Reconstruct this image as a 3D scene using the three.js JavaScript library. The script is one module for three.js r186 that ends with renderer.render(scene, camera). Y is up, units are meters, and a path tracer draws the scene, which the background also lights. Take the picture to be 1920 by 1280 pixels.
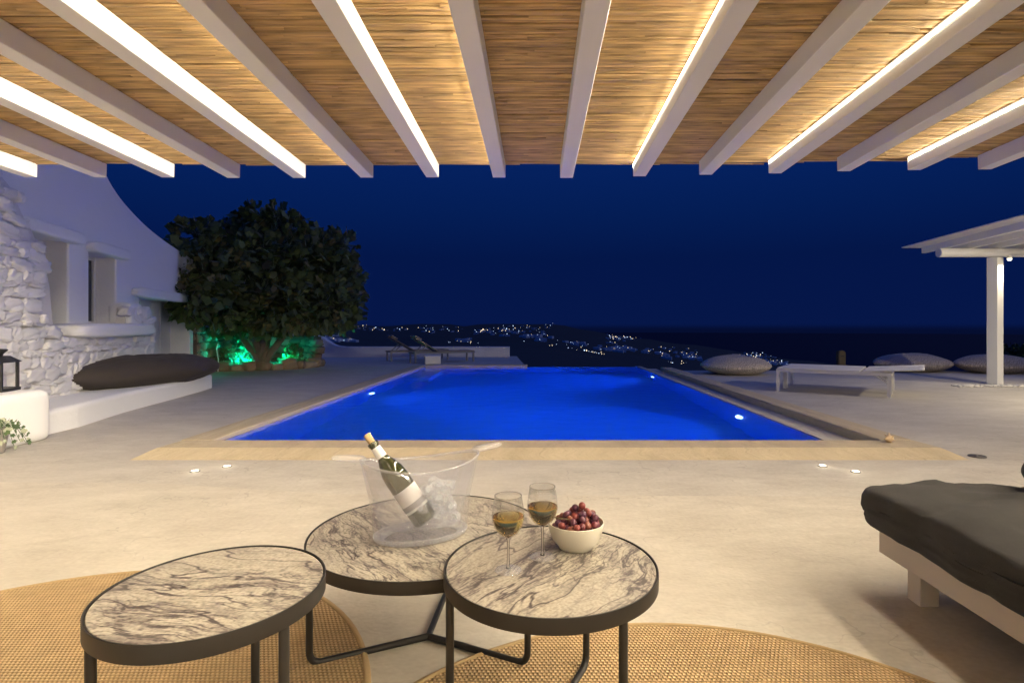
import * as THREE from 'three';
import { mergeGeometries, mergeVertices } from 'three/addons/utils/BufferGeometryUtils.js';
import { RoundedBoxGeometry } from 'three/addons/geometries/RoundedBoxGeometry.js';
import { ImprovedNoise } from 'three/addons/math/ImprovedNoise.js';
import { RectAreaLightUniformsLib } from 'three/addons/lights/RectAreaLightUniformsLib.js';

// ---------- camera, sky, afterglow, exposure ----------
const F = 1040, CX = 1005, CY = 612, EYE = 1.1;      // focal length and principal point in photo pixels, eye height
const scene = new THREE.Scene();
const camera = new THREE.PerspectiveCamera(2 * Math.atan(640 / F) * 180 / Math.PI, 1.5, 0.05, 40000);
camera.position.set(0, EYE, 0); camera.lookAt(0, EYE, -10);
camera.setViewOffset(1920, 1280, 960 - CX, 640 - CY, 1920, 1280);
const renderer = new THREE.WebGLRenderer({ antialias: true });
renderer.toneMapping = THREE.LinearToneMapping; renderer.toneMappingExposure = 1;
renderer.shadowMap.enabled = true;
RectAreaLightUniformsLib.init();
{ // night sky after dusk: one even gradient, dark at the horizon, brighter blue overhead
  const w = 64, h = 512, a = new Float32Array(w * h * 4);
  const K = [[-90, .0015, .004, .02], [0, .0015, .0045, .036], [6, .0012, .0075, .06], [11.5, .0012, .0125, .09], [15, .0015, .0148, .108], [30, .004, .024, .165], [60, .009, .036, .23], [90, .010, .04, .25]];
  for (let j = 0; j < h; j++) {
    const e = (j + .5) / h * 180 - 90; let k = 0; while (k < K.length - 2 && e > K[k + 1][0]) k++;
    const t = Math.min(1, Math.max(0, (e - K[k][0]) / (K[k + 1][0] - K[k][0])));
    for (let i = 0; i < w; i++) for (let c = 0; c < 4; c++) a[(j * w + i) * 4 + c] = c === 3 ? 1 : K[k][c + 1] + (K[k + 1][c + 1] - K[k][c + 1]) * t;
  }
  const sky = new THREE.DataTexture(a, w, h, THREE.RGBAFormat, THREE.FloatType);
  sky.mapping = THREE.EquirectangularReflectionMapping; sky.magFilter = THREE.LinearFilter; sky.needsUpdate = true;
  scene.background = sky; scene.environment = sky;
}
const glow = new THREE.DirectionalLight(new THREE.Color().setRGB(.55, .62, .92), .24);   // afterglow over the sea on the right
glow.position.set(60, 40, -22); glow.castShadow = true; glow.shadow.radius = 45;
Object.assign(glow.shadow.camera, { left: -25, right: 25, top: 25, bottom: -25, far: 200 });
scene.add(glow, glow.target);
const LED = new THREE.Color().setRGB(1, .86, .64);

// ---------- helpers ----------
let seed = 7;
const rnd = (a = 0, b = 1) => { seed = (seed * 1664525 + 1013904223) >>> 0; return a + (b - a) * seed / 4294967296; };
const nz = new ImprovedNoise();
const fbm = (x, y, z = 0, o = 4) => { let s = 0, a = .5, f = 1; for (let i = 0; i < o; i++) { s += a * nz.noise(x * f, y * f, z * f + i * 7.3); a *= .5; f *= 2.03; } return s; };
const V = (x, y, z) => new THREE.Vector3(x, y, z);
const gd = (py, h = 0) => F * (EYE - h) / (py - CY);                       // depth of a point at height h seen at row py
const px2x = (px, d) => (px - CX) / F * d;
const taken = {};
const numbered = n => { const k = taken[n] = (taken[n] ?? -1) + 1; return k ? n + '_' + String(k).padStart(3, '0') : n; };
function put(o, label, category, group, kind) { o.userData = { label, category }; if (group) o.userData.group = group; if (kind) o.userData.kind = kind; scene.add(o); return o; }
function thing(name, label, category, pos = [0, 0, 0], turn = 0, group) { const o = new THREE.Group(); o.name = numbered(name); o.position.set(...pos); o.rotation.y = turn; return put(o, label, category, group); }
function mesh(name, geo, mat) { const m = new THREE.Mesh(geo, mat); m.name = name; m.castShadow = m.receiveShadow = true; return m; }
function part(parent, name, geo, mat, label) { const m = mesh(name, geo, mat); if (label) m.userData.label = label; parent.add(m); return m; }
function single(name, label, category, geo, mat, pos = [0, 0, 0], turn = 0, group) { const m = mesh(numbered(name), geo, mat); m.position.set(...pos); m.rotation.y = turn; return put(m, label, category, group); }
function structure(name, geo, mat) { const m = mesh(name, geo, mat); m.userData = { kind: 'structure' }; scene.add(m); return m; }
const T = (g, x = 0, y = 0, z = 0, rx = 0, ry = 0, rz = 0) => g.applyMatrix4(new THREE.Matrix4().compose(V(x, y, z), new THREE.Quaternion().setFromEuler(new THREE.Euler(rx, ry, rz)), V(1, 1, 1)));
const box = (w, h, l, x = 0, y = 0, z = 0) => new THREE.BoxGeometry(w, h, l).translate(x, y, z);
const rbox = (w, h, l, r, x = 0, y = 0, z = 0, s = 2) => new RoundedBoxGeometry(w, h, l, s, r).translate(x, y, z);
const tube = (pts, r, n = 24, rs = 8, closed = false) => new THREE.TubeGeometry(new THREE.CatmullRomCurve3(pts.map(p => V(...p)), closed, 'catmullrom', .15), n, r, rs, closed);
const lathe = (pts, n = 48) => new THREE.LatheGeometry(pts.map(p => new THREE.Vector2(...p)), n);
function blob(lx, ly, lz, k = 4, seg = 8, amp = 0, fr = 1, sd = 0) {        // rounded block with uneven faces, size lx*ly*lz
  let g = new THREE.BoxGeometry(2, 2, 2, seg, seg, seg); g.deleteAttribute('uv'); g.deleteAttribute('normal'); g = mergeVertices(g);
  const p = g.attributes.position;
  for (let i = 0; i < p.count; i++) {
    let x = p.getX(i), y = p.getY(i), z = p.getZ(i);
    const s = 1 / Math.pow(Math.abs(x) ** k + Math.abs(y) ** k + Math.abs(z) ** k, 1 / k); x *= s; y *= s; z *= s;
    const n = amp ? 1 + amp * fbm(x * fr + sd, y * fr + sd * 1.7, z * fr - sd, 3) * 2 : 1;
    p.setXYZ(i, x * n * lx / 2, y * n * ly / 2, z * n * lz / 2);
  }
  g.computeVertexNormals(); return g;
}
function lens(lx, ly, lz, sd = 0, e = .8, seg = 20, wr = .12) {                        // stuffed floor cushion with a pinched seam
  const g = blob(2, 2, 2, 2, seg), p = g.attributes.position;
  for (let i = 0; i < p.count; i++) {
    const x = p.getX(i), z = p.getZ(i), r = Math.min(1, Math.hypot(x, z)), s = Math.sign(p.getY(i));
    const w = 1 + wr * fbm(x * 2 + sd, z * 2 - sd, s, 3) + wr * .25 * (1 - 2.5 * Math.abs(fbm(x * 5 + sd + z * 2, z * 2.5, s + 3, 2)));
    p.setXYZ(i, x * lx / 2 * (1 + .04 * fbm(x + sd, z, 3)), s * Math.pow(1 - r * r, e) * ly / 2 * w, z * lz / 2);
  }
  g.computeVertexNormals(); return g;
}
function flatUV(g, sx = 1, sz = 1) { const p = g.attributes.position, u = new Float32Array(p.count * 2); for (let i = 0; i < p.count; i++) { u[2 * i] = p.getX(i) * sx; u[2 * i + 1] = p.getZ(i) * sz; } g.setAttribute('uv', new THREE.BufferAttribute(u, 2)); return g; }
function tex(n, fn, srgb = true) {                                          // n*n texture from fn(u, v) -> [r, g, b]
  const a = new Uint8Array(n * n * 4);
  for (let j = 0; j < n; j++) for (let i = 0; i < n; i++) { const c = fn(i / n, j / n), k = (j * n + i) * 4; a[k] = c[0] * 255; a[k + 1] = c[1] * 255; a[k + 2] = c[2] * 255; a[k + 3] = 255; }
  const t = new THREE.DataTexture(a, n, n); t.wrapS = t.wrapT = THREE.RepeatWrapping; t.magFilter = THREE.LinearFilter; t.minFilter = THREE.LinearMipmapLinearFilter; t.generateMipmaps = true;
  if (srgb) t.colorSpace = THREE.SRGBColorSpace; t.needsUpdate = true; return t;
}
const clamp = x => Math.min(1, Math.max(0, x));
const tile = (fn) => (u, v) => {                                            // blends the seams so that the texture repeats
  const s = clamp((u - .8) / .2), t = clamp((v - .8) / .2), row = w => s > 0 ? fn(u, w) * (1 - s) + fn(u - 1, w) * s : fn(u, w);
  return t > 0 ? row(v) * (1 - t) + row(v - 1) * t : row(v);
};
const std = (r, g, b, rough = .8, o = {}) => new THREE.MeshStandardMaterial({ color: new THREE.Color().setRGB(r, g, b), roughness: rough, ...o });
const phys = (r, g, b, rough, o = {}) => new THREE.MeshPhysicalMaterial({ color: new THREE.Color().setRGB(r, g, b), roughness: rough, ...o });
const rep = (t, s, sy = s) => { const c = t.clone(); c.repeat.set(1 / s, 1 / sy); c.needsUpdate = true; return c; };

// ---------- textures ----------
const cementN = tile((u, v) => fbm(u * 5, v * 9, 1, 5) * .8 + .4 * fbm(u * 22, v * 46, 5, 3) + .5 * fbm(u * 110, v * 150, 9, 2) - .5 * Math.max(0, .8 - 9 * Math.abs(fbm(u * 9, v * 15, 14, 3))) * .3);
const crackN = tile((u, v) => Math.abs(fbm(u * 4 + .6 * fbm(u * 7, v * 7, 3), v * 4 + .6 * fbm(u * 7, v * 7, 9), 2, 3)));
const cement = tex(768, (u, v) => { const n = cementN(u, v), c = crackN(u, v), m = .86 + .12 * n - (c < .0045 ? .06 : 0); return [clamp(m), clamp(m * .985 + .01 * n), clamp(m * .955 + .02 * n)]; });
const cementB = tex(512, (u, v) => { const n = .5 + .6 * cementN(u, v); return [clamp(n), clamp(n), clamp(n)]; }, false);
const plasterB = tex(512, (() => { const f = tile((u, v) => .5 + .5 * fbm(u * 7, v * 7, 2, 3) + .18 * fbm(u * 60, v * 60, 1, 2)); return (u, v) => { const n = clamp(f(u, v)); return [n, n, n]; }; })(), false);
const fabricB = tex(256, (u, v) => { const n = clamp(.5 + .22 * Math.sin(u * 2 * Math.PI * 64) * Math.sin(v * 2 * Math.PI * 64) + .3 * rnd(-1, 1)); return [n, n, n]; }, false);
const weave = (u, v) => { const row = Math.floor(v * 40), s = (u * 40 + (row % 2) * .5) % 1, t = (v * 40) % 1; return Math.sin(s * Math.PI) * Math.sin(t * Math.PI); };
const rugC = tex(512, (u, v) => { const w = weave(u, v), n = .08 * rnd(-1, 1) + .1 * fbm(u * 9, v * 9, 4); const m = .76 + .26 * w + n; return [clamp(.79 * m), clamp(.665 * m), clamp(.485 * m)]; });
const rugB = tex(512, (u, v) => { const n = clamp(weave(u, v)); return [n, n, n]; }, false);
const marble = tex(800, (u, v) => {                                        // cream stone crossed by tangled violet-brown veins
  const wx = fbm(u * 2, v * 2, 1, 4), wy = fbm(u * 2 + 9, v * 2, 4, 4), a = u * .8 + v * .6 + wx * .12, b = -u * .6 + v * .8 + wy * .12;
  const vein = (fa, fb, z, w) => clamp(1 - Math.abs(fbm(a * fa, b * fb, z, 5)) / w);
  const patch = clamp(.5 + 2.4 * fbm(a * 3, b * 8, 12, 4)), big = vein(1.8, 6.5, 2, .022) * clamp(.3 + 3 * fbm(a * 2.2, b * 3, 31, 3) + .5), mid = vein(5, 22, 8, .05) * (.2 + .8 * patch), fine = vein(16, 60, 5, .10) * (.25 + .75 * patch), haze = clamp(.3 + 2 * fbm(a * 7, b * 24, 21, 5)), grain = fbm(u * 110, v * 110, 3, 2);
  const d = clamp(.95 * big + .85 * mid + .6 * fine + .55 * haze * (.25 + .75 * patch) + .45 * grain + .06);
  return [.72 - .40 * d, .69 - .40 * d, .625 - .34 * d];
});
const woodC = tex(512, (() => { const f = tile((u, v) => fbm(u * 60, v * 3, 1, 4)); return (u, v) => { const n = .9 + .16 * f(u, v); return [clamp(n), clamp(n * .985), clamp(n * .97)]; }; })());

// ---------- materials ----------
const M = {
  deck: std(.70, .67, .62, .72, { map: rep(cement, 3.1), bumpMap: rep(cementB, 2.3), bumpScale: .006 }),
  floor: std(.74, .70, .63, .68, { map: rep(cement, 2.6), bumpMap: rep(cementB, 1.9), bumpScale: .005 }),
  coping: std(.70, .60, .43, .75, { map: rep(cement, 1.7), bumpMap: rep(cementB, 1.2), bumpScale: .008 }),
  white: std(.80, .79, .77, .85, { bumpMap: rep(plasterB, 1.3), bumpScale: .012 }),
  whiteStone: std(.76, .74, .71, .9),
  whiteStone2: std(.70, .68, .66, .9),
  mortar: std(.66, .63, .60, .95),
  beam: std(.80, .79, .77, .6),
  brownStone: [std(.30, .22, .14, .95), std(.24, .17, .11, .95), std(.34, .27, .19, .95)],
  soil: std(.09, .06, .04, 1),
  basin: std(.42, .66, .86, .6),
  darkMetal: std(.028, .026, .024, .45, { metalness: .3 }),
  black: std(.02, .02, .02, .5),
  charcoal: phys(.03, .029, .029, .95, { bumpMap: rep(fabricB, .12), bumpScale: .003, sheen: .22, sheenRoughness: .6, sheenColor: new THREE.Color().setRGB(.3, .28, .26) }),
  brownFabric: phys(.05, .04, .032, .95, { sheen: .4, sheenRoughness: .6, sheenColor: new THREE.Color().setRGB(.25, .22, .2) }),
  linen: std(.86, .80, .73, .95, { map: rep(tex(256, (u, v) => { const m = clamp(.72 + .5 * fbm(u * 26, v * 26, 2, 3) + .16 * rnd(-1, 1)); return [m, m * .97, m * .94]; }), .6), bumpMap: rep(fabricB, .2), bumpScale: .003 }),
  paleWood: std(.70, .63, .56, .65),
  whitePaint: std(.74, .72, .68, .55),
  teak: std(.30, .24, .18, .7),
  greyMetal: std(.22, .22, .22, .5),
  lightLip: phys(.85, .85, .85, 1, { transmission: .5, thickness: 0 }),
  acrylic: phys(.93, .93, .95, .04, { transmission: .93, thickness: 0, ior: 1.49 }),
  wineGlass: phys(.9, .9, .9, .03, { transmission: .965, thickness: 0, ior: 1.5 }),
  glassPane: phys(1, 1, 1, .02, { transmission: 1, thickness: 0, ior: 1.49 }),
  darkGlass: phys(.05, .05, .06, .05, { specularIntensity: 1 }),
};
const emissive = (r, g, b, base = .8) => new THREE.MeshStandardMaterial({ color: new THREE.Color().setRGB(base, base, base), emissive: new THREE.Color().setRGB(r, g, b), roughness: .5 });

// ---------- ground: sea, hills, deck ----------
structure('sea', new THREE.CircleGeometry(14200, 128).rotateX(-Math.PI / 2).translate(0, -150, 0), phys(.02, .025, .05, 1, { specularIntensity: .15 }));
const ridge = [[-900, 600], [300, 604], [590, 606], [660, 608], [720, 612], [780, 607], [830, 606], [875, 612], [905, 607], [1040, 607], [1090, 617], [1150, 627], [1200, 634], [1280, 645], [1400, 658], [1500, 668], [1700, 690], [2000, 708], [3600, 730]];
const ridgeY = px => { let k = 0; while (k < ridge.length - 2 && px > ridge[k + 1][0]) k++; const t = clamp((px - ridge[k][0]) / (ridge[k + 1][0] - ridge[k][0])), s = t * t * (3 - 2 * t); return ridge[k][1] + (ridge[k + 1][1] - ridge[k][1]) * s; };
const FAR = 3600;
function terrain(t, d) {                                                    // height of the hillside at tangent t and depth d
  const yr = ridgeY(CX + F * t), y = yr + 95 * Math.max(0, 1 - Math.log(d / 40) / Math.log(FAR / 40));
  const back = d > FAR ? (d - FAR) * .16 : 0, rough = Math.min(1, d / 900) * 14 * fbm(t * d / 260, d / 260, 1, 4);
  return EYE - (y - CY) / F * Math.min(d, FAR) - back + rough - (d < 60 ? (60 - d) * .06 : 0);
}
{
  const pos = [], idx = [], A = 170, R = 90;
  for (let j = 0; j <= R; j++) { const d = 21.5 * Math.pow(5200 / 21.5, j / R); for (let i = 0; i <= A; i++) { const t = (i / A - .5) * 4.4; pos.push(t * d, terrain(t, d), -d); } }
  for (let j = 0; j < R; j++) for (let i = 0; i < A; i++) { const a = j * (A + 1) + i, b = a + 1, c = a + A + 1, e = c + 1; idx.push(a, b, e, a, e, c); }
  const g = new THREE.BufferGeometry(); g.setAttribute('position', new THREE.Float32BufferAttribute(pos, 3)); g.setIndex(idx); g.computeVertexNormals();
  structure('hillside', g, std(.045, .04, .03, 1));
}
const PX0 = -2.93, PX1 = 2.68, PD0 = 5.05, PD1 = 14.7, WATER = .03, GUT = 3.16, RIM = 3.33;
const plan = pts => new THREE.Shape(pts.map(p => new THREE.Vector2(p[0], p[1])));         // x, depth -> laid flat, top face at y = 0
const slab = (pts, h, bevel = 0, holes = []) => { const s = plan(pts); for (const q of holes) s.holes.push(new THREE.Path(q.map(p => new THREE.Vector2(...p)))); const g = new THREE.ExtrudeGeometry(s, { depth: h - bevel * 2, bevelEnabled: bevel > 0, bevelSize: bevel, bevelThickness: bevel, bevelSegments: 3, bevelOffset: -bevel, curveSegments: 12 }); return g.rotateX(-Math.PI / 2).translate(0, -h + bevel, 0); };
structure('deck', slab([[-14, -4], [14, -4], [14, 13.7], [RIM, 13.9], [RIM, 4.72], [PX0 - .02, 4.72], [PX0 - .02, 14.72], [-.23, 14.72], [-.72, 20.6], [-14, 20.6]], .5), M.deck);
structure('pergola_floor', slab([[-14, -3.9], [9, -3.9], [9, 3.05], [4.2, 3.52], [-1.3, 3.6], [-2.6, 3.85], [-4.4, 3.9], [-14, 4.4]], .1).translate(0, .012, 0), M.floor);

// ---------- swimming pool ----------
{
  const p = thing('swimming_pool', 'long blue lit infinity pool with ochre coping', 'pool');
  const D = PD1 - PD0, zc = -(PD0 + PD1) / 2, W = PX1 - PX0, xc = (PX0 + PX1) / 2;
  part(p, 'pool_floor', box(W + .6, .2, D + .6, xc, -1.55, zc), M.basin);
  part(p, 'pool_wall', box(.3, 1.46, D + .6, PX0 - .15, -.72, zc), M.basin);
  part(p, 'pool_wall', box(.12, 1.48, D + .6, PX1 + .06, -.713, zc), M.basin);
  part(p, 'pool_wall', box(W, 1.46, .3, xc, -.72, -PD0 + .15), M.basin);
  part(p, 'pool_wall', box(W, 1.46, .25, xc, -.715, -PD1 - .125), M.basin);
  part(p, 'underwater_bench', rbox(.55, .9, 2.4, .03, PX0 + .28, -1, -PD1 + 1.21), M.basin);
  part(p, 'underwater_step', rbox(1.6, .35, .5, .03, PX0 + 1.36, -1.27, -PD1 + .26), M.basin);
  // near coping with a splayed front, left coping, far left coping, overflow ledge and rim on the right
  const prof = new THREE.Shape([[-.02, -.3], [0, .058], [.02, .07], [.33, .07], [.352, .06], [.49, -.004], [.49, -.3]].map(q => new THREE.Vector2(...q)));
  const cop = new THREE.ExtrudeGeometry(prof, { depth: 6.62, bevelEnabled: false }); cop.rotateY(-Math.PI / 2).translate(3.42, 0, -PD0);
  { const q = cop.attributes.position; for (let i = 0; i < q.count; i++) { const z = q.getZ(i) + PD0, k = clamp((z - .3) / .19); if (z > .3) q.setX(i, q.getX(i) * (1 + .05 * k)); } cop.computeVertexNormals(); }
  part(p, 'coping', cop, M.coping, 'raised ochre coping with a sloping front');
  part(p, 'coping', rbox(.30, .38, PD1 - PD0 + .02, .02, PX0 - .165, -.118, zc - .01), M.coping);
  part(p, 'coping', rbox(PX0 * -1 - .23, .5, .3, .02, (PX0 - .23) / 2, -.165, -PD1 - .1), M.coping);
  part(p, 'overflow_weir', box(.108, .012, D + .1, PX1 + .068, .0345, zc), M.deck);
  part(p, 'overflow_ledge', box(GUT - PX1 - .1, .3, D + .1, (GUT + PX1 + .14) / 2, -.17, zc), M.deck);
  part(p, 'rim', rbox(RIM - GUT + .12, .5, D - .72, .015, (RIM + GUT) / 2 + .04, -.178, -PD0 - .004 - (D - .72) / 2), M.coping);
  const lampM = emissive(5, 6, 9), spots = [[PX0, -.86, 9.83, 1], [PX1, -.66, 7.28, -1], [PX1, -.78, 12.66, -1]];
  for (const [x, y, d, s] of spots) {
    const l = part(p, 'pool_lamp', T(new THREE.CylinderGeometry(.075, .09, .04, 24), x + s * .02, y, -d, 0, 0, Math.PI / 2), lampM);
    const L = new THREE.SpotLight(new THREE.Color().setRGB(.014, .10, 1), 66, 0, 1.08, 1, 2); L.position.set(x + s * .08, y, -d); L.target.position.set(x + s * 2.6, y - .55, -d); L.castShadow = true; L.shadow.radius = 3;
    p.add(L, L.target);
  }
  const water = new THREE.BoxGeometry(W + .02, 1.5, D + .06); water.translate(xc, WATER - .75, zc - .02);
  const wn = tex(512, (() => { const f = tile((u, v) => .5 + .5 * fbm(u * 6, v * 6, 4, 4)); return (u, v) => { const n = clamp(f(u, v)); return [n, n, n]; }; })(), false);
  { const q = water.attributes.position, u = water.attributes.uv; for (let i = 0; i < q.count; i++) u.setXY(i, q.getX(i), q.getZ(i)); }
  structure('pool_water', water, phys(1, 1, 1, .03, { transmission: 1, thickness: 1, ior: 1.333, attenuationColor: new THREE.Color().setRGB(.25, .72, .97), attenuationDistance: 3, bumpMap: rep(wn, 1.7), bumpScale: .007 }));
}
for (const [px, py, side] of [[365, 884, 'left'], [425, 875, 'left'], [1543, 874, 'right'], [1605, 885, 'right']]) {
  const d = gd(py), x = px2x(px, d), t = thing('floor_light', `small round floor light glowing in cement by the ${x < 0 ? 'bench' : 'daybed'} side of pool`, 'floor light', [x, .002, -d], 0, 'recessed floor lights before the pool');
  part(t, 'ring', lathe([[.024, 0], [.024, .006], [.034, .006], [.036, 0]], 24), M.greyMetal);
  part(t, 'lamp', new THREE.CylinderGeometry(.024, .024, .006, 20).translate(0, .003, 0), emissive(5, 4.2, 2.9));
  const L = new THREE.PointLight(LED, .02); L.position.set(0, .03, 0); L.castShadow = true; t.add(L);
}

// ---------- pergola over the terrace ----------
{
  const slope = .0346, h0 = 2.477, g = thing('pergola', 'white beamed pergola roofed with golden reed matting and light strips', 'pergola', [0, h0, 0]);
  g.rotation.x = -slope;
  const ends = [[58, 333], [188, 333], [315, 333], [438, 334], [561, 334], [688, 333.5], [811, 333], [936, 333.5], [1062, 334], [1199, 331], [1323, 328], [1453, 325.5], [1582, 321.5], [1714, 319.5], [1846, 318]];
  const beams = ends.map(([px, y]) => { const d = 1432 / (648 - y); return [px2x(px, d), d]; });
  beams.unshift([beams[0][0] - .56, beams[0][1]]); for (let k = 0; k < 8; k++) beams.push([beams.at(-1)[0] + .56, beams.at(-1)[1] - .012]);
  const BACK = -3.05, bw = .105, bh = .112;
  const stripM = emissive(11, 9.6, 7.2);
  beams.forEach(([x, d], i) => {
    const l = d - BACK; part(g, 'beam', rbox(bw, bh, l, .006, x, bh / 2, -(d + BACK) / 2), M.beam);
    if (i % 2 === 0) {                                            // every second beam carries a strip high on its left face
      const sl = l - .2, zc = -(d - .02 - sl / 2), sx = x - bw / 2 - .0025;
      part(g, 'light_strip', box(.004, .016, sl, sx, bh - .026, zc), stripM);
      const L = new THREE.RectAreaLight(LED, 455, sl, .012), n = V(-.45, -.893, 0);
      L.position.set(sx - .0045, bh - .032, zc);
      part(g, 'added_light_lip', box(.0105, .002, sl, x - bw / 2 - .0053, bh - .044, zc), M.lightLip);  // added translucent lip that holds strip light off the beam's own face
      const X = V(0, 0, 1), Z = n.clone().negate(), Y = Z.clone().cross(X); L.quaternion.setFromRotationMatrix(new THREE.Matrix4().makeBasis(X, Y, Z)); g.add(L);
    }
  });
  // reeds: two layers of canes laid across the beams
  const xs = beams[0][0] - .25, xe = beams.at(-1)[0] + .25, endAt = x => { let k = 0; while (k < beams.length - 2 && x > beams[k + 1][0]) k++; const t = clamp((x - beams[k][0]) / (beams[k + 1][0] - beams[k][0])); return beams[k][1] + (beams[k + 1][1] - beams[k][1]) * t; };
  const canes = [0, 1, 2, 3, 4].map(v => {
    const L = 1.6, n = 16, geo = new THREE.CylinderGeometry(1, 1, L, 7, n, true).rotateZ(Math.PI / 2), q = geo.attributes.position, c = [];
    const gap = .16 + .04 * v, ph = rnd();
    for (let i = 0; i < q.count; i++) {
      const x = q.getX(i), k = (x / gap + ph) % 1, node = Math.abs(((k + 1) % 1) - .5) < .16, r = (node ? 1.16 : 1) * (1 - .12 * (x / L));
      q.setY(i, q.getY(i) * r + .25 * Math.sin(x * 2.4 + v)); q.setZ(i, q.getZ(i) * r + .35 * Math.sin(x * 1.9 + v * 2));
      const m = node ? .62 : 1 - .1 * rnd(); c.push(m, m, m);
    }
    geo.setAttribute('color', new THREE.Float32BufferAttribute(c, 3)); geo.computeVertexNormals(); return geo;
  });
  const lists = canes.map(() => []), m4 = new THREE.Matrix4();
  for (let layer = 0; layer < 2; layer++) for (let d = BACK + .05; d < 4.62; d += layer ? .017 : .0148) {
    for (let x = xs - rnd(0, 1); x < xe; x += rnd(1.15, 1.55)) {
      const dd = d + rnd(-.005, .005); if (dd > endAt(x) + .012 + rnd(0, .012)) continue;
      const r = rnd(.0058, .0086) * (rnd() < .08 ? 1.2 : 1);
      m4.compose(V(x + .8, bh + .009 + layer * .013 + rnd(-.004, .003), -dd), new THREE.Quaternion().setFromEuler(new THREE.Euler(rnd(0, 6), rnd(-.007, .007), rnd(-.003, .003))), V(1, r, r));
      const tone = rnd(.6, 1.12); rnd();                                // each cane its own random tone of one straw colour
      lists[Math.floor(rnd(0, 5))].push([m4.clone(), new THREE.Color().setRGB(.60 * tone, .405 * tone, .185 * tone)]);
    }
  }
  lists.forEach((l, v) => {
    const im = new THREE.InstancedMesh(canes[v], new THREE.MeshStandardMaterial({ color: 0xffffff, vertexColors: true, roughness: .55 }), l.length);
    l.forEach(([m, c], i) => { im.setMatrixAt(i, m); im.setColorAt(i, c); }); im.name = 'reed_matting'; im.userData.kind = 'stuff'; im.castShadow = im.receiveShadow = true; g.add(im);
  });
  const shp = plan([...beams.map(([x, d]) => [x, d - .03]), [xe, beams.at(-1)[1] - .03], [xe, BACK + .05], [xs, BACK + .05], [xs, beams[0][1] - .03]]);
  part(g, 'light_blocking_sheet', new THREE.ExtrudeGeometry(shp, { depth: .02, bevelEnabled: false }).rotateX(-Math.PI / 2).translate(0, bh + .046, 0), std(.25, .17, .09, .9));  // dark sheet added above the canes to block light through the matting
  const w = thing('house_wall', 'white house wall that carries the pergola beams behind the seating', 'wall', [0, 0, 3.05]);
  part(w, 'wall', box(14.2, 3.3, .35, 1.55, 1.65, .178), M.white);
}

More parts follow.
